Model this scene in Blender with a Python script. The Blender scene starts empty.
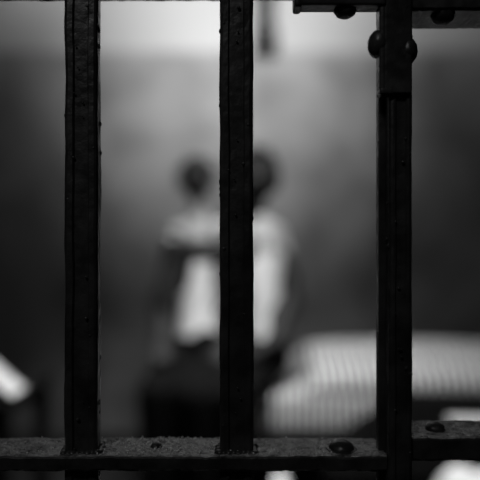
import bpy, bmesh, math, random
from mathutils import Vector, Matrix, noise
random.seed(4)
scene = bpy.context.scene
CAMZ = 1.03

# ---------------------------------------------------------------- materials
def mat(name, col, rough=0.8, spec=0.3, nscale=8.0, nvar=0.25, bump=0.0, bscale=60.0, metallic=0.0, rvar=0.0, bdist=0.004):
    m = bpy.data.materials.new(name); m.use_nodes = True
    nt = m.node_tree; b = nt.nodes["Principled BSDF"]
    tc = nt.nodes.new("ShaderNodeTexCoord")
    n = nt.nodes.new("ShaderNodeTexNoise"); n.inputs["Scale"].default_value = nscale; n.inputs["Detail"].default_value = 5
    nt.links.new(tc.outputs["Object"], n.inputs["Vector"])
    r = nt.nodes.new("ShaderNodeValToRGB")
    lo = col*(1-nvar); hi = col*(1+nvar)
    r.color_ramp.elements[0].position = 0.3; r.color_ramp.elements[1].position = 0.7
    r.color_ramp.elements[0].color = (lo, lo, lo, 1); r.color_ramp.elements[1].color = (hi, hi, hi, 1)
    nt.links.new(n.outputs["Fac"], r.inputs["Fac"]); nt.links.new(r.outputs["Color"], b.inputs["Base Color"])
    b.inputs["Roughness"].default_value = rough
    b.inputs["Metallic"].default_value = metallic
    b.inputs["Specular IOR Level"].default_value = spec
    if bump > 0:
        n2 = nt.nodes.new("ShaderNodeTexNoise"); n2.inputs["Scale"].default_value = bscale; n2.inputs["Detail"].default_value = 6
        nt.links.new(tc.outputs["Object"], n2.inputs["Vector"])
        bp = nt.nodes.new("ShaderNodeBump"); bp.inputs["Strength"].default_value = bump; bp.inputs["Distance"].default_value = bdist
        nt.links.new(n2.outputs["Fac"], bp.inputs["Height"]); nt.links.new(bp.outputs["Normal"], b.inputs["Normal"])
        if rvar > 0:
            mr = nt.nodes.new("ShaderNodeMapRange")
            mr.inputs["From Min"].default_value = 0.3; mr.inputs["From Max"].default_value = 0.7
            mr.inputs["To Min"].default_value = rough-rvar; mr.inputs["To Max"].default_value = rough+rvar
            nt.links.new(n2.outputs["Fac"], mr.inputs["Value"]); nt.links.new(mr.outputs["Result"], b.inputs["Roughness"])
    return m

M_iron = mat("painted_iron", 0.030, 0.38, 0.5, 40, 0.6, 0.22, 120, rvar=0.10)
M_railtop = mat("lit_rail_iron", 0.24, 0.34, 0.6, 110, 0.85, 0.8, 240, rvar=0.15)  # paler than the other iron: light on the rail tops put into the colour
M_glint = mat("paint_glint_grit", 0.9, 0.3, 0.6, 60, 0.1)  # near-white colour stands in for glints off the rough paint
M_floor = mat("floor_concrete", 0.02, 0.8, 0.1, 5, 0.3)
M_ceil = mat("ceiling_plaster", 0.08, 0.9, 0.1, 4, 0.2)
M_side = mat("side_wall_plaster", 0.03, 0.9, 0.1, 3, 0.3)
M_shirt = mat("grey_cotton", 0.34, 0.9, 0.1, 12, 0.08)
M_vest = mat("white_cotton", 0.92, 0.9, 0.1, 12, 0.03)
M_skin = mat("skin", 0.015, 0.6, 0.25, 20, 0.1)
M_hair = mat("hair", 0.006, 0.7, 0.2, 60, 0.3)
M_trouser = mat("dark_trousers", 0.005, 0.9, 0.05, 15, 0.2)
M_shoe = mat("shoe_leather", 0.01, 0.5, 0.3, 15, 0.2)
M_eye = mat("eye", 0.4, 0.2, 0.5, 5, 0.02)
M_lip = mat("lip", 0.02, 0.5, 0.3, 5, 0.1)
M_dark = mat("dark_metal", 0.010, 0.5, 0.3, 10, 0.3)
M_bed_shade = mat("bed_shade_cloth", 0.012, 0.95, 0.05, 30, 0.3)  # near-black colour stands in for shade below the pillow
M_white = mat("white_linen", 0.85, 0.9, 0.1, 10, 0.06)
M_wood = mat("dark_wood", 0.006, 0.7, 0.1, 6, 0.4)

def striped(name, pitch, hi):
    m = bpy.data.materials.new(name); m.use_nodes = True
    nt = m.node_tree; b = nt.nodes["Principled BSDF"]
    tc = nt.nodes.new("ShaderNodeTexCoord"); sp = nt.nodes.new("ShaderNodeSeparateXYZ")
    nt.links.new(tc.outputs["Object"], sp.inputs[0])
    mu = nt.nodes.new("ShaderNodeMath"); mu.operation = 'MULTIPLY'; mu.inputs[1].default_value = 1/pitch
    fr = nt.nodes.new("ShaderNodeMath"); fr.operation = 'FRACT'
    r = nt.nodes.new("ShaderNodeValToRGB"); r.color_ramp.interpolation = 'CONSTANT'
    r.color_ramp.elements[0].color = (hi, hi, hi, 1)
    r.color_ramp.elements[1].position = 0.52; r.color_ramp.elements[1].color = (0.01, 0.01, 0.01, 1)
    nt.links.new(sp.outputs["X"], mu.inputs[0]); nt.links.new(mu.outputs[0], fr.inputs[0])
    nt.links.new(fr.outputs[0], r.inputs[0]); nt.links.new(r.outputs[0], b.inputs["Base Color"])
    b.inputs["Roughness"].default_value = 0.95; b.inputs["Specular IOR Level"].default_value = 0.05
    return m
M_tick = striped("ticking_stripe", 0.0290, 0.72)
M_tick2 = striped("pillow_ticking_stripe", 0.0310, 0.66)

def wallmat():
    m = bpy.data.materials.new("back_wall_paint"); m.use_nodes = True
    nt = m.node_tree; b = nt.nodes["Principled BSDF"]
    g = nt.nodes.new("ShaderNodeNewGeometry"); sp = nt.nodes.new("ShaderNodeSeparateXYZ")
    nt.links.new(g.outputs["Position"], sp.inputs[0])
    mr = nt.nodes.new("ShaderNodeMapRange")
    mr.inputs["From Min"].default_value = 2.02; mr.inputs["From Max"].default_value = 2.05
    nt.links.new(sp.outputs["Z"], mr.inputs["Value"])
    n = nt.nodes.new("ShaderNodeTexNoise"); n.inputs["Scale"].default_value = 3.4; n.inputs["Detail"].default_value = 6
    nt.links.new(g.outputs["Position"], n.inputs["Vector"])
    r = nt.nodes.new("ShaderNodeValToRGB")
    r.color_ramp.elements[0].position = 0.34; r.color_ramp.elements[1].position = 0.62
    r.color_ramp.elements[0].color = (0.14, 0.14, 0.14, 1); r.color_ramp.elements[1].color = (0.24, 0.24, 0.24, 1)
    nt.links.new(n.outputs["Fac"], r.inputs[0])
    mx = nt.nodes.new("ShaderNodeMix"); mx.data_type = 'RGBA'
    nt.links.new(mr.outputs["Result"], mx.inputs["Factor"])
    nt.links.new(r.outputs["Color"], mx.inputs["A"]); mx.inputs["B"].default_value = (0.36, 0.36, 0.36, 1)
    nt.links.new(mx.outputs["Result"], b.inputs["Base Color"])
    b.inputs["Roughness"].default_value = 0.8; b.inputs["Specular IOR Level"].default_value = 0.15
    return m
M_wall = wallmat()

# ---------------------------------------------------------------- helpers
def add_obj(name, bm, mats, parent=None, smooth=False):
    me = bpy.data.meshes.new(name)
    bmesh.ops.recalc_face_normals(bm, faces=bm.faces)
    bm.to_mesh(me); bm.free()
    for mm in (mats if isinstance(mats, list) else [mats]): me.materials.append(mm)
    if smooth: me.polygons.foreach_set("use_smooth", [True]*len(me.polygons))
    o = bpy.data.objects.new(name, me); scene.collection.objects.link(o)
    if parent: o.parent = parent
    return o

def empty(name):
    e = bpy.data.objects.new(name, None); scene.collection.objects.link(e); return e

def bm_box(bm, x0, x1, y0, y1, z0, z1, bev=0.0, seg=2):
    t = bmesh.new()
    bmesh.ops.create_cube(t, size=1)
    for v in t.verts:
        v.co = Vector(((x0+x1)/2+v.co.x*(x1-x0), (y0+y1)/2+v.co.y*(y1-y0), (z0+z1)/2+v.co.z*(z1-z0)))
    if bev > 0: bmesh.ops.bevel(t, geom=list(t.edges), offset=bev, segments=seg, affect='EDGES', profile=0.6)
    me = bpy.data.meshes.new("t"); t.to_mesh(me); t.free(); bm.from_mesh(me); bpy.data.meshes.remove(me)

def box(name, x0, x1, y0, y1, z0, z1, m, bev=0.0, parent=None, seg=2):
    bm = bmesh.new(); bm_box(bm, x0, x1, y0, y1, z0, z1, bev, seg); return add_obj(name, bm, m, parent)

def bm_dome(bm, c, r, h, axis, us=24, vs=14):
    t = bmesh.new()
    bmesh.ops.create_uvsphere(t, u_segments=us, v_segments=vs, radius=1)
    q = Vector((0, 0, 1)).rotation_difference(Vector(axis))
    for v in t.verts:
        k = noise.noise(v.co*3+Vector(c)*50)*0.08
        co = Vector((v.co.x*r, v.co.y*r, v.co.z*h))*(1+k)
        v.co = q @ co + Vector(c)
    me = bpy.data.meshes.new("t"); t.to_mesh(me); t.free(); bm.from_mesh(me); bpy.data.meshes.remove(me)

def vbar(name, xc, w, y0, y1, z0, z1, parent):
    bm = bmesh.new(); h = w/2; c = 0.003; g = 0.0022
    prof = [(-h, y0+c), (-h+c*0.4, y0+c*0.3), (-h+c, y0), (-h*0.50, y0), (-h*0.40, y0+g), (h*0.40, y0+g), (h*0.50, y0), (h-c, y0),
            (h-c*0.4, y0+c*0.3), (h, y0+c), (h, y1-c), (h-c, y1), (-h+c, y1), (-h, y1-c)]
    nz = max(2, int((z1-z0)/0.008)); rings = []
    for i in range(nz+1):
        z = z0+(z1-z0)*i/nz; ring = []
        for (px, py) in prof:
            k = noise.noise(Vector((px*60+xc*31, py*60, z*22)))*0.0008+noise.noise(Vector((px*200+xc*31, py*200, z*110)))*0.0003
            ring.append(bm.verts.new((xc+px+k, py+k, z)))
        rings.append(ring)
    n = len(prof)
    for i in range(nz):
        for j in range(n):
            bm.faces.new((rings[i][j], rings[i][(j+1) % n], rings[i+1][(j+1) % n], rings[i+1][j]))
    bm.faces.new(rings[0]); bm.faces.new(rings[-1])
    rr = random.Random(int(xc*1000)+7)
    for k in range(26):
        z = rr.uniform(0.80, 1.27); x = xc+rr.uniform(-0.9, 0.9)*h; s = rr.uniform(0.0006, 0.0017)
        bm_dome(bm, (x, y0+0.0004, z), s, s*0.7, (0, -1, 0), 12, 8)
    for k in range(14):
        z = rr.uniform(0.80, 1.27); s = rr.uniform(0.0008, 0.0016); sg = rr.choice((-1, 1))
        bm_dome(bm, (xc+sg*h, rr.uniform(y0+0.003, y1-0.003), z), s*1.6, s*0.6, (sg, 0, 0), 12, 8)
    return add_obj(name, bm, M_iron, parent, False)

def hrail(name, x0, x1, y0, y1, z0, z1, parent, m):
    bm = bmesh.new(); c = 0.0022
    prof = [(y0+c, z1), (y0+c*0.3, z1-c*0.3), (y0, z1-c), (y0, z0+c), (y0+c, z0), (y1-c, z0), (y1, z0+c), (y1, z1-c), (y1-c, z1)]
    for k in range(1, 10): prof.append((y1-c-(y1-y0-2*c)*k/10, z1))
    nx = max(2, int((x1-x0)/0.0035)); rings = []
    for i in range(nx+1):
        x = x0+(x1-x0)*i/nx; ring = []
        for (py, pz) in prof:
            k = noise.noise(Vector((x*50, py*60, pz*60)))*0.0008+noise.noise(Vector((x*230, py*230, pz*90)))*0.0006
            ring.append(bm.verts.new((x, py+k*0.6, pz+k)))
        rings.append(ring)
    n = len(prof)
    for i in range(nx):
        for j in range(n):
            bm.faces.new((rings[i][j], rings[i][(j+1) % n], rings[i+1][(j+1) % n], rings[i+1][j]))
    bm.faces.new(rings[0]); bm.faces.new(rings[-1])
    o = add_obj(name, bm, [m, M_iron], parent)
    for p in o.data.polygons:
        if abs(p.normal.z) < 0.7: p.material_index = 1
    return o

# ---------------------------------------------------------------- room shell
X0, X1, YB, YF, ZC = -1.6, 1.6, 3.2, 0.60, 2.62
box("floor", X0-0.15, X1+0.15, -1.6, YB+0.15, -0.1, 0, M_floor)
box("ceiling", X0-0.15, X1+0.15, -1.6, YB+0.15, ZC, ZC+0.1, M_ceil)
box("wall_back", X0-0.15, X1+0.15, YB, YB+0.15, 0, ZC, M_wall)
box("wall_left", X0-0.15, X0, 0.40, YB, 0, ZC, M_side)
box("wall_right", X1, X1+0.15, 0.40, YB, 0, ZC, M_side)

# ---------------------------------------------------------------- ironwork
BW = 0.0285; YA, YBk = 0.508, 0.524; PITCH = 0.1320; XM = -0.0030
door = empty("cell_door")
for k in range(7):
    vbar("bar_%d" % (k+1), XM-PITCH*k, BW, YA, YBk, 0.03, 2.3, door)
vbar("stile", XM-PITCH*7, 0.036, YA-0.004, YBk+0.012, 0.03, 2.3, door)
RZ0, RZ1 = 0.8365, 0.8500
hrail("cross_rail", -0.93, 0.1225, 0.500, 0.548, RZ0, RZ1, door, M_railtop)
hrail("upper_rail", -0.93, 0.1225, 0.500, 0.548, 1.2475, 1.261, door, M_iron)
box("top_rail", -0.93, 0.1225, 0.500, 0.548, 2.28, 2.33, M_iron, 0.002, door)
box("bottom_rail", -0.93, 0.1225, 0.500, 0.548, 0.02, 0.07, M_iron, 0.002, door)
box("closing_strip", 0.1185, 0.1275, 0.513, 0.523, 0.03, 2.3, M_iron, 0.001, door)
bm = bmesh.new()
bm_dome(bm, (0.0875, 0.517, RZ1), 0.0110, 0.0080, (0, 0, 1))
bm_dome(bm, (0.0875, 0.517, RZ1), 0.0135, 0.0015, (0, 0, 1))
bm_dome(bm, (-0.073, 0.523, RZ1), 0.0050, 0.0035, (0, 0, 1))
bm_dome(bm, (-0.245, 0.52, RZ1), 0.0105, 0.007, (0, 0, 1))
for i in range(0, 7):
    xc = XM-PITCH*i
    for k in range(30):
        a = k/30*2*math.pi
        px = max(-1, min(1, math.cos(a)*1.35))*(BW/2+0.0010); py = max(-1, min(1, math.sin(a)*1.35))*((YBk-YA)/2+0.0010)
        bm_dome(bm, (xc+px, (YA+YBk)/2+py, RZ1), 0.0022+random.random()*0.0016, 0.0016+random.random()*0.0014, (0, 0, 1), 12, 8)
add_obj("rivets", bm, M_iron, door, True)
bm = bmesh.new()
for k in range(330):
    x = random.uniform(-0.19, 0.11) if k % 3 == 0 else random.gauss(-0.080, 0.026)
    s = random.uniform(0.0003, 0.0008)
    bm_dome(bm, (x, random.uniform(0.502, 0.546), RZ1+0.0009), s, s*1.2, (0, 0, 1), 8, 6)
add_obj("paint_glints", bm, M_glint, door, True)  # painted glints scattered along the rail top

gr = empty("cell_grille")
vbar("jamb", 0.1328, 0.0192, 0.494, 0.512, 0.0, ZC-0.002, gr)
for i in range(1, 11):
    vbar("bar_%d" % i, 0.1328+0.1320*i, BW, YA, YBk, 0.0, ZC-0.002, gr)
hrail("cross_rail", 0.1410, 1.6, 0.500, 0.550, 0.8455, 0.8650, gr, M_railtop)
hrail("upper_rail", 0.1410, 1.6, 0.494, 0.540, 1.2195, 1.238, gr, M_iron)
bm = bmesh.new()
bm_dome(bm, (0.170, 0.523, 0.8655), 0.0085, 0.006, (0, 0, 1))
bm_dome(bm, (0.1705, 0.505, 1.2195), 0.0098, 0.0085, (0, 0, -1))
bm_dome(bm, (0.1390, 0.500, 1.187), 0.0115, 0.0085, (1, 0, 0))
bm_dome(bm, (0.1150, 0.500, 1.193), 0.0115, 0.0085, (-1, 0, 0))
bm_dome(bm, (0.0875, 0.500, 1.2215), 0.0095, 0.0070, (0, 0, -1))
add_obj("rivets", bm, M_iron, gr, True)
bm = bmesh.new()
bm_box(bm, 0.0450, 0.1190, 0.488, 0.506, 1.2215, 1.2280, 0.0022, 3)
bm_box(bm, 0.0440, 0.0510, 0.487, 0.507, 1.2200, 1.2480, 0.003, 3)
bm_box(bm, 0.1140, 0.1200, 0.490, 0.504, 1.1530, 1.2275, 0.0025, 3)
bm_box(bm, 0.1140, 0.1260, 0.4895, 0.5045, 1.1490, 1.1550, 0.0025, 3)
bm_box(bm, 0.1180, 0.1405, 0.4900, 0.4935, 1.1500, 1.32, 0.0015, 3)
add_obj("angle_strap", bm, M_iron, gr)
gl = empty("side_grille")
for i in range(0, 5):
    vbar("bar_%d" % (i+1), -0.995-0.1305*i, BW, YA, YBk, 0.0, ZC-0.002, gl)
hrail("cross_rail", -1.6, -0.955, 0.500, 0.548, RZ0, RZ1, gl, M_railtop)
box("header", -1.6, 1.6, 0.55, 0.60, 2.36, 2.44, M_iron, 0.003, gl)

# ---------------------------------------------------------------- soft furnishings
def pillow(name, L, W, T, m, loc, rot, seed=0, parent=None, wr=0.012):
    bm = bmesh.new(); N = 40; top = {}; bot = {}
    for i in range(N+1):
        for j in range(N+1):
            u = -1+2*i/N; v = -1+2*j/N
            prof = (max(0, (1-u**4))*max(0, (1-v**4)))**0.5
            x = u*L/2*(1-0.05*(1-v*v)*abs(u)**3); y = v*W/2*(1-0.05*(1-u*u)*abs(v)**3)
            w = noise.noise(Vector((u*2.3+seed, v*2.3, seed)))*wr+noise.noise(Vector((u*6+seed, v*5, seed+3)))*wr*0.5
            top[i, j] = bm.verts.new((x, y, T/2*prof+w*prof))
            bot[i, j] = top[i, j] if (i in (0, N) or j in (0, N)) else bm.verts.new((x, y, -T/2*prof+w*prof*0.5))
    for i in range(N):
        for j in range(N):
            bm.faces.new((top[i, j], top[i+1, j], top[i+1, j+1], top[i, j+1]))
            bm.faces.new((bot[i, j], bot[i, j+1], bot[i+1, j+1], bot[i+1, j]))
    o = add_obj(name, bm, m, parent, True); o.location = loc; o.rotation_euler = rot
    return o

bed = empty("prison_bed")
MT = 0.475
bm = bmesh.new()
BX0, BX1, BY0, BY1 = -0.32, 1.50, 2.17, 3.02
for x in (BX0+0.03, BX1-0.03):
    for y in (BY0+0.05, BY1-0.03):
        bm_box(bm, x-0.02, x+0.02, y-0.02, y+0.02, 0.0, 0.33, 0.004)
bm_box(bm, BX0, BX1, BY0+0.02, BY0+0.05, 0.28, 0.325, 0.004)
bm_box(bm, BX0, BX1, BY1-0.04, BY1, 0.28, 0.325, 0.004)
bm_box(bm, BX0, BX0+0.03, BY0, BY1, 0.28, 0.325, 0.004)
bm_box(bm, BX1-0.03, BX1, BY0, BY1, 0.28, 0.325, 0.004)
for k in range(11):
    x = BX0+0.12+k*0.15; bm_box(bm, x, x+0.05, BY0+0.02, BY1-0.02, 0.318, 0.326)
add_obj("frame", bm, M_dark, bed)
bm = bmesh.new(); bm_box(bm, BX0+0.005, BX1-0.005, BY0-0.01, BY1-0.005, 0.328, MT, 0.035, 4)
add_obj("mattress", bm, M_tick, bed, True)
pillow("striped_pillow", 0.96, 0.44, 0.13, M_tick2, (0.715, 2.355, MT+0.052), (math.radians(12), 0, math.radians(-3)), 2.1, bed)

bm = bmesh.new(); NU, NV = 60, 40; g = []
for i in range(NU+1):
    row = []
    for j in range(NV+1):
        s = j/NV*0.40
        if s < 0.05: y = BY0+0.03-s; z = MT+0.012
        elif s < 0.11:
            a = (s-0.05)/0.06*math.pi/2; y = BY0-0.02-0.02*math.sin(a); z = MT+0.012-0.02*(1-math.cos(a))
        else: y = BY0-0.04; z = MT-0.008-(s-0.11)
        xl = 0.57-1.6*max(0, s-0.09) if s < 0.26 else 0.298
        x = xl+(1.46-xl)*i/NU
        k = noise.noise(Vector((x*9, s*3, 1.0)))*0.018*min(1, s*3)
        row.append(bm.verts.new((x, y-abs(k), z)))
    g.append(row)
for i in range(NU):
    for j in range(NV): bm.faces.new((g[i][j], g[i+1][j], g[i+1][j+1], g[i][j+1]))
ob = add_obj("bed_shade_cloth", bm, M_bed_shade, bed, True)  # dark cloth added as painted shade over the mattress front
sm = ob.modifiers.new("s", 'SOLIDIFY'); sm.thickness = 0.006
pillow("folded_sheet", 0.34, 0.10, 0.06, M_white, (0.89, 2.085, MT-0.110), (math.radians(78), 0, math.radians(2)), 7.3, bed)

def heap(name, c, rx, ry, h, m, seed, parent=None):
    bm = bmesh.new(); bmesh.ops.create_icosphere(bm, subdivisions=5, radius=1)
    for v in bm.verts:
        d = v.co.copy()
        k = 1+0.22*noise.noise(d*1.6+Vector((seed, 0, 0)))+0.10*abs(noise.noise(d*4+Vector((0, seed, 0))))
        zz = max(0.0, d.z)
        v.co = Vector((d.x*rx*k, d.y*ry*k, zz*h*k if zz > 0 else 0))
    o = add_obj(name, bm, m, parent, True); o.location = c; return o
heap("laundry_bundle", (0.12, 1.74, 0.001), 0.09, 0.07, 0.31, M_white, 1.0)
heap("laundry_bundle.001", (0.72, 1.80, 0.001), 0.19, 0.10, 0.34, M_white, 5.0)

tb = empty("side_table")
bm = bmesh.new()
TX0, TX1, TY0, TY1, TZ = -1.20, -0.62, 1.60, 2.00, 0.590
bm_box(bm, TX0, TX1, TY0, TY1, TZ-0.03, TZ, 0.004)
for x in (TX0+0.03, TX1-0.03):
    for y in (TY0+0.03, TY1-0.03): bm_box(bm, x-0.02, x+0.02, y-0.02, y+0.02, 0, TZ-0.03, 0.003)
bm_box(bm, TX0+0.03, TX1-0.03, TY0+0.02, TY0+0.04, TZ-0.09, TZ-0.03)
bm_box(bm, TX0+0.03, TX1-0.03, TY1-0.04, TY1-0.02, TZ-0.09, TZ-0.03)
add_obj("table_frame", bm, M_wood, tb)
bm = bmesh.new(); N = 24; g = []
for i in range(N+1):
    row = []
    for j in range(11):
        t = i/N; x = -0.24+0.27*t
        z = 0.115*(1-abs(x+0.10)/0.125) if abs(x+0.10) < 0.125 else 0
        z = max(z, 0.004)
        y = -0.05+0.10*j/10
        k = noise.noise(Vector((x*9, y*9, 0)))*0.006
        row.append(bm.verts.new((x+k*0.3, y, z+k*(1 if z > 0.02 else 0))))
    g.append(row)
for i in range(N):
    for j in range(10): bm.faces.new((g[i][j], g[i+1][j], g[i+1][j+1], g[i][j+1]))
ob = add_obj("towel", bm, M_white, tb, True); ob.location = (-0.655, 1.70, TZ+0.004)
s = ob.modifiers.new("s", 'SOLIDIFY'); s.thickness = 0.006; s.offset = 1

bm = bmesh.new()
bmesh.ops.create_cone(bm, cap_ends=True, segments=24, radius1=0.050, radius2=0.050, depth=ZC-2.07, matrix=Matrix.Translation((0.13, YB-0.06, (ZC+2.07)/2)))
bmesh.ops.create_cone(bm, cap_ends=True, segments=24, radius1=0.068, radius2=0.068, depth=0.10, matrix=Matrix.Translation((0.13, YB-0.070, 2.08)))
bmesh.ops.create_cone(bm, cap_ends=True, segments=24, radius1=0.064, radius2=0.064, depth=0.03, matrix=Matrix.Translation((0.13, YB-0.066, 2.35)))
bm_box(bm, 0.10, 0.16, YB-0.05, YB-0.001, 2.14, 2.20)
add_obj("vent_pipe", bm, M_dark)

# ---------------------------------------------------------------- people
class Body:
    def __init__(s): s.bm = bmesh.new(); s.lab = []
    def cap(s, p0, p1, r0, r1, m, label=True):
        p0, p1 = Vector(p0), Vector(p1); d = p1-p0
        if d.length < 1e-6: d = Vector((0, 0, 1e-4))
        q = Vector((0, 0, 1)).rotation_difference(d.normalized()); n = 16; rings = []
        for k in range(1, 6):
            a = -math.pi/2+k/6*math.pi/2; rings.append((r0*math.cos(a), r0*math.sin(a)))
        for k in range(0, 5): rings.append((r0+(r1-r0)*k/4, d.length*k/4))
        for k in range(1, 6):
            a = k/6*math.pi/2; rings.append((r1*math.cos(a), d.length+r1*math.sin(a)))
        vs = []
        for (r, z) in rings:
            vs.append([s.bm.verts.new(p0+q @ Vector((r*math.cos(2*math.pi*i/n), r*math.sin(2*math.pi*i/n), z))) for i in range(n)])
        for a in range(len(vs)-1):
            for i in range(n): s.bm.faces.new((vs[a][i], vs[a][(i+1) % n], vs[a+1][(i+1) % n], vs[a+1][i]))
        s.bm.faces.new(list(reversed(vs[0]))); s.bm.faces.new(vs[-1])
        if label: s.lab.append((p0, p1, r0, r1, m))
    def chain(s, pts, m):
        for (a, b) in zip(pts[:-1], pts[1:]): s.cap(a[:3], b[:3], a[3], b[3], m)
    def loft(s, secs, yaw, ms):
        n = 24; vs = []
        if isinstance(ms, int): ms = [ms]*(len(secs)-1)
        for (x, y, z, rx, ry) in secs:
            ring = []
            for i in range(n):
                a = 2*math.pi*i/n; u = rx*math.cos(a); v = ry*math.sin(a)
                ring.append(s.bm.verts.new((x+u*math.cos(yaw)-v*math.sin(yaw), y+u*math.sin(yaw)+v*math.cos(yaw), z)))
            vs.append(ring)
        for a in range(len(vs)-1):
            for i in range(n): s.bm.faces.new((vs[a][i], vs[a][(i+1) % n], vs[a+1][(i+1) % n], vs[a+1][i]))
        s.bm.faces.new(list(reversed(vs[0]))); s.bm.faces.new(vs[-1])
        for a in range(len(secs)-1):
            p, q = secs[a], secs[a+1]
            for off in (-0.45, 0, 0.45):
                c = Vector((math.cos(yaw), math.sin(yaw), 0))
                s.lab.append((Vector(p[:3])+c*p[3]*off, Vector(q[:3])+c*q[3]*off, min(p[4]*0.8, p[3]*0.5), min(q[4]*0.8, q[3]*0.5), ms[a]))
    def hand(s, w, fdir, side, up, sc, curl=0.5):
        w = Vector(w); f = Vector(fdir).normalized(); up = Vector(up); up = (up-f*up.dot(f)).normalized()
        sd = Vector(side); sd = (sd-f*sd.dot(f)-up*sd.dot(up)).normalized()
        for k in (-1.2, -0.4, 0.4, 1.2):
            s.cap(w+sd*k*0.012*sc, w+f*0.085*sc+sd*k*0.022*sc, 0.015*sc, 0.0125*sc, 3)
        for k, L in ((1.5, 0.070), (0.5, 0.080), (-0.5, 0.074), (-1.5, 0.058)):
            p = w+f*0.085*sc+sd*k*0.020*sc; a = curl*0.5; r = 0.0095
            for seg, fr in enumerate((0.45, 0.30, 0.25)):
                dd = f*math.cos(a)-up*math.sin(a)+sd*k*0.06
                q = p+dd*L*fr*sc; s.cap(p, q, r*sc, (r-0.0011)*sc, 3); p = q; a += curl*0.6; r -= 0.0011
        p = w+f*0.025*sc+sd*0.026*sc
        for dd, L, r in ((f*0.75+sd*0.75-up*0.2, 0.040, 0.013), (f*0.95+sd*0.35-up*0.25, 0.030, 0.0105), (f+sd*0.05-up*0.3, 0.024, 0.0095)):
            q = p+dd.normalized()*L*sc; s.cap(p, q, r*sc, r*0.9*sc, 3); p = q
    def finish(s, name, parent, mats, voxel=0.0065):
        me = bpy.data.meshes.new(name+"_raw"); bmesh.ops.recalc_face_normals(s.bm, faces=s.bm.faces)
        s.bm.to_mesh(me); s.bm.free()
        o = bpy.data.objects.new("tmp", me); scene.collection.objects.link(o)
        r = o.modifiers.new("r", 'REMESH'); r.mode = 'VOXEL'; r.voxel_size = voxel
        sm = o.modifiers.new("s", 'SMOOTH'); sm.factor = 0.5; sm.iterations = 5
        dg = bpy.context.evaluated_depsgraph_get(); dg.update()
        m2 = bpy.data.meshes.new_from_object(o.evaluated_get(dg))
        bpy.data.objects.remove(o); m2.name = name
        m2.materials.clear()
        for mm in mats: m2.materials.append(mm)
        mi = []
        for p in m2.polygons:
            c = p.center; best = 1e9; bmi = 0
            for (a, b, r0, r1, m) in s.lab:
                d = b-a; L = d.length_squared; t = 0 if L < 1e-9 else max(0, min(1, (c-a).dot(d)/L))
                dist = (c-(a+d*t)).length-(r0+(r1-r0)*t)
                if dist < best: best = dist; bmi = m
            mi.append(bmi)
        m2.polygons.foreach_set("material_index", mi)
        m2.polygons.foreach_set("use_smooth", [True]*len(m2.polygons))
        ob = bpy.data.objects.new(name, m2); scene.collection.objects.link(ob); ob.parent = parent
        return ob

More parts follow.
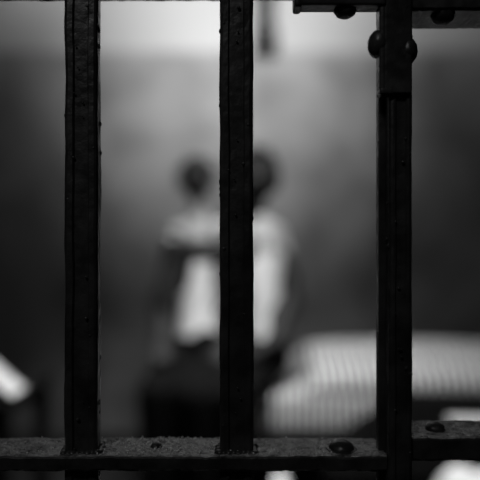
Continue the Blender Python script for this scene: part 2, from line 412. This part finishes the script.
def head(parent, c, h, yaw, pitch, mats, hairlen=0.0, wide=1.0):
    Rm = Matrix.Translation(c) @ Matrix.Rotation(yaw, 4, 'Z') @ Matrix.Rotation(pitch, 4, 'X') @ Matrix.Diagonal((wide, 1, 1, 1))
    bm = bmesh.new(); bmesh.ops.create_icosphere(bm, subdivisions=6, radius=1)
    def g(x, z, cx, cz, sx, sz): return math.exp(-((x-cx)/sx)**2-((z-cz)/sz)**2)
    for v in bm.verts:
        x, y, z = v.co
        wx = 0.37*h*(1-0.30*max(0, -z)**1.6); wy = 0.44*h*(1-0.10*max(0, -z)); zz = z*0.5*h
        X = x*wx; Y = y*wy
        if y < 0:
            f = -y
            d = 0.085*g(x, z, 0, -0.14, 0.13, 0.12)+0.05*g(x, z, 0, 0.05, 0.10, 0.16)
            d -= 0.045*(g(x, z, 0.36, 0.06, 0.18, 0.11)+g(x, z, -0.36, 0.06, 0.18, 0.11))
            d += 0.03*(g(x, z, 0.36, 0.24, 0.28, 0.07)+g(x, z, -0.36, 0.24, 0.28, 0.07))
            d += 0.028*g(x, z, 0, -0.43, 0.24, 0.05)+0.028*g(x, z, 0, -0.54, 0.22, 0.05)-0.02*g(x, z, 0, -0.485, 0.26, 0.018)
            d += 0.055*g(x, z, 0, -0.80, 0.28, 0.14)
            d += 0.02*(g(x, z, 0.5, -0.15, 0.2, 0.15)+g(x, z, -0.5, -0.15, 0.2, 0.15))
            Y -= d*h*min(1, f*1.6)
        if z < -0.35 and y > 0: Y *= 1-0.35*(-z-0.35)
        v.co = Vector((X, Y, zz))
    for f in bm.faces:
        cx, cy, cz = f.calc_center_median(); zx = cz/(0.5*h)
        if cy < 0 and abs(cx) < 0.10*h and (-0.58 < zx < -0.40) and abs(cx)/(0.10*h) < 1-((zx+0.49)/0.10)**2*0.9: f.material_index = 3
    for sx in (-1, 1):
        t = bmesh.new(); bmesh.ops.create_uvsphere(t, u_segments=16, v_segments=12, radius=1)
        for v in t.verts:
            r = math.hypot(v.co.y, v.co.z); dish = -0.25*max(0, 1-r*1.4)
            v.co = Vector((sx*(0.365*h+0.030*h*(v.co.x*sx*0.9+dish+0.35*v.co.y)), 0.02*h+v.co.y*0.062*h, -0.01*h+v.co.z*0.125*h*(1-0.15*(v.co.z < 0))))
        me = bpy.data.meshes.new("t"); t.to_mesh(me); t.free(); bm.from_mesh(me); bpy.data.meshes.remove(me)
    bmesh.ops.transform(bm, matrix=Rm, verts=bm.verts)
    add_obj("head", bm, mats, parent, True)
    bm = bmesh.new()
    for sx in (-1, 1):
        bmesh.ops.create_uvsphere(bm, u_segments=16, v_segments=10, radius=0.05*h, matrix=Matrix.Translation((sx*0.135*h, -0.345*h, 0.03*h)))
    bmesh.ops.transform(bm, matrix=Rm, verts=bm.verts); add_obj("eyes", bm, M_eye, parent, True)
    bm = bmesh.new(); bmesh.ops.create_icosphere(bm, subdivisions=5, radius=1)
    kill = []
    for v in bm.verts:
        x, y, z = v.co
        line = 0.52 if y < -0.2 else (0.52-(y+0.2)*1.6 if y < 0.45 else -0.52-hairlen)
        if z < line-0.05: kill.append(v)
        k = 1+0.05*noise.noise(v.co*6)
        v.co = Vector((x*0.395*h*k, y*0.475*h*k+0.006*h, z*0.535*h*k))
    bmesh.ops.delete(bm, geom=kill, context='VERTS')
    bmesh.ops.transform(bm, matrix=Rm, verts=bm.verts); o = add_obj("hair", bm, M_hair, parent, True)
    s = o.modifiers.new("s", 'SOLIDIFY'); s.thickness = 0.018*h; s.offset = 0

BM = [M_shirt, M_trouser, M_shoe, M_skin, M_vest]
SEAT = MT+0.005
pa = empty("seated_person")
B = Body(); cx, cy = 0.050, 2.34; yw = math.radians(-24)
B.loft([(cx, cy, SEAT+0.05, 0.12, 0.10), (cx, cy, SEAT+0.10, 0.145, 0.12), (cx, cy, SEAT+0.13, 0.125, 0.110)], yw, 1)
B.loft([(cx, cy, SEAT+0.10, 0.115, 0.110), (cx, cy-0.005, SEAT+0.27, 0.108, 0.098), (cx, cy-0.01, SEAT+0.50, 0.122, 0.105),
        (cx, cy-0.005, SEAT+0.56, 0.122, 0.10), (cx, cy, SEAT+0.615, 0.10, 0.075), (cx, cy, SEAT+0.64, 0.06, 0.055)], yw, [4, 4, 0, 0, 0])
B.chain([(cx, cy, SEAT+0.60, 0.052), (cx, cy-0.01, SEAT+0.73, 0.046)], 3)
sR = (cx-0.120, cy-0.02, SEAT+0.580); sL = (cx+0.080, cy+0.03, SEAT+0.575)
B.chain([(cx, cy, SEAT+0.575, 0.055), (*sR, 0.048)], 0); B.chain([(cx, cy, SEAT+0.575, 0.055), (*sL, 0.048)], 0)
eR = (0.015, 2.11, 0.985)
B.chain([(*sR, 0.05), (-0.03, 2.23, 1.03, 0.046)], 0); B.chain([(-0.03, 2.23, 1.03, 0.044), (*eR, 0.040), (-0.155, 2.125, 0.992, 0.040)], 3)
B.hand((-0.155, 2.125, 0.992), (-1, 0.15, 0.0), (0, 0.2, 1), (0, -1, 0.1), 1.05, 0.9)
eL = (0.195, 2.31, 0.80)
B.chain([(*sL, 0.048), (0.155, 2.35, 0.98, 0.047)], 0); B.chain([(0.155, 2.35, 0.98, 0.046), (*eL, 0.046), (0.13, 2.17, 0.67, 0.034)], 3)
B.hand((0.13, 2.17, 0.67), (-0.8, -0.7, -0.2), (-1, 0.6, 0.2), (0, 0, 1), 0.95, 0.4)
for (hx, hy, kx, ky, ax, ay) in ((cx-0.075, cy-0.02, -0.135, 1.93, -0.12, 1.97), (cx+0.065, cy+0.02, -0.025, 1.93, -0.04, 2.0)):
    B.chain([(hx, hy, SEAT+0.085, 0.086), (kx, ky, SEAT+0.045, 0.058), (ax, ay, 0.10, 0.042)], 1)
    B.chain([(ax, ay, 0.07, 0.042), (ax, ay+0.03, 0.035, 0.035)], 2)
    B.chain([(ax, ay, 0.05, 0.040), (ax-0.02, ay-0.13, 0.032, 0.032), (ax-0.025, ay-0.19, 0.026, 0.026)], 2)
B.finish("body", pa, BM)
head(pa, (0.065, 2.315, 1.275), 0.215, math.radians(-22), math.radians(6), [M_skin, M_hair, M_eye, M_lip])

pb = empty("seated_person.001")
B = Body(); cx, cy = -0.155, 2.42; yw = math.radians(10)
B.loft([(cx, cy, SEAT+0.05, 0.11, 0.095), (cx, cy, SEAT+0.09, 0.125, 0.11), (cx, cy, SEAT+0.12, 0.110, 0.102)], yw, 1)
B.loft([(cx, cy, SEAT+0.09, 0.100, 0.100), (cx, cy, SEAT+0.27, 0.088, 0.088), (cx, cy, SEAT+0.50, 0.100, 0.095),
        (cx, cy, SEAT+0.56, 0.100, 0.088), (cx, cy, SEAT+0.605, 0.08, 0.065), (cx, cy, SEAT+0.63, 0.05, 0.048)], yw, [4, 4, 0, 0, 0])
B.chain([(cx, cy, SEAT+0.60, 0.040), (cx-0.015, cy-0.01, SEAT+0.73, 0.030)], 0)
sR = (cx-0.085, cy-0.01, SEAT+0.575); sL = (cx+0.09, cy+0.02, SEAT+0.575)
B.chain([(cx, cy, SEAT+0.57, 0.048), (*sR, 0.045)], 0); B.chain([(cx, cy, SEAT+0.57, 0.048), (*sL, 0.045)], 0)
B.chain([(*sR, 0.048), (cx-0.100, cy-0.06, 0.985, 0.046)], 0)
B.chain([(cx-0.100, cy-0.06, 0.985, 0.047), (cx-0.135, cy-0.10, 0.79, 0.055), (cx-0.125, cy-0.27, 0.66, 0.038)], 3)
B.hand((cx-0.125, cy-0.27, 0.66), (0.1, -0.95, -0.2), (1, 0.2, 0), (0, 0, 1), 0.85, 0.4)
B.chain([(*sL, 0.046), (cx+0.11, cy-0.02, 0.99, 0.041)], 0)
B.chain([(cx+0.11, cy-0.02, 0.99, 0.038), (cx+0.13, cy+0.0, 0.80, 0.034), (cx+0.10, cy-0.23, 0.655, 0.026)], 3)
B.hand((cx+0.10, cy-0.23, 0.655), (-0.1, -0.95, -0.2), (-1, 0.2, 0), (0, 0, 1), 0.85, 0.4)
for (hx, kx, ax) in ((cx-0.08, -0.280, -0.28), (cx+0.045, -0.190, -0.205)):
    B.chain([(hx, cy-0.01, SEAT+0.08, 0.085), (kx, 1.99, SEAT+0.045, 0.060), (ax, 2.03, 0.10, 0.046)], 1)
    B.chain([(ax, 2.03, 0.07, 0.040), (ax, 2.06, 0.034, 0.033)], 2)
    B.chain([(ax, 2.03, 0.05, 0.038), (ax-0.01, 1.91, 0.030, 0.030), (ax-0.012, 1.86, 0.025, 0.025)], 2)
B.finish("body", pb, BM)
head(pb, (-0.176, 2.40, 1.275), 0.165, math.radians(12), math.radians(4), [M_skin, M_hair, M_eye, M_lip], wide=1.15)

# ---------------------------------------------------------------- lights
def area(name, loc, rot, sx, sy, power, spread=180):
    l = bpy.data.lights.new(name, 'AREA'); l.shape = 'RECTANGLE'; l.size = sx; l.size_y = sy; l.energy = power
    l.spread = math.radians(spread)
    o = bpy.data.objects.new(name, l); scene.collection.objects.link(o); o.location = loc; o.rotation_euler = rot; return o
area("ceiling_lamp", (0.05, 1.45, 2.58), (math.radians(12), 0, 0), 0.45, 0.25, 12.5, 68)
area("wall_wash_fill", (0.0, 2.86, 2.60), (math.radians(25), 0, 0), 2.5, 0.10, 8.5)  # unseen strip added to brighten the wall from its top edge
area("wall_spot_fill", (-0.05, 1.25, 2.50), (math.radians(72), 0, 0), 0.3, 0.12, 7.6, 54)  # unseen fill added to lift the middle of the back wall
area("bar_fill_light", (-0.7, -0.9, 2.55), (math.radians(25), 0, math.radians(-20)), 0.5, 0.2, 5)  # unseen fill added behind the camera to bring out the iron texture
w = bpy.data.worlds.new("World"); scene.world = w; w.use_nodes = True
w.node_tree.nodes["Background"].inputs[0].default_value = (0.5, 0.5, 0.5, 1)
w.node_tree.nodes["Background"].inputs[1].default_value = 0.004
scene.view_settings.view_transform = 'Standard'

# ---------------------------------------------------------------- camera
cd = bpy.data.cameras.new("camera"); cam = bpy.data.objects.new("camera", cd); scene.collection.objects.link(cam)
cam.location = (0, 0, CAMZ); cam.rotation_euler = (math.radians(90), 0, 0)
cd.sensor_width = 36; cd.lens = 45; cd.clip_start = 0.02
cd.dof.use_dof = True; cd.dof.focus_distance = 0.508; cd.dof.aperture_fstop = 1.75
scene.camera = cam
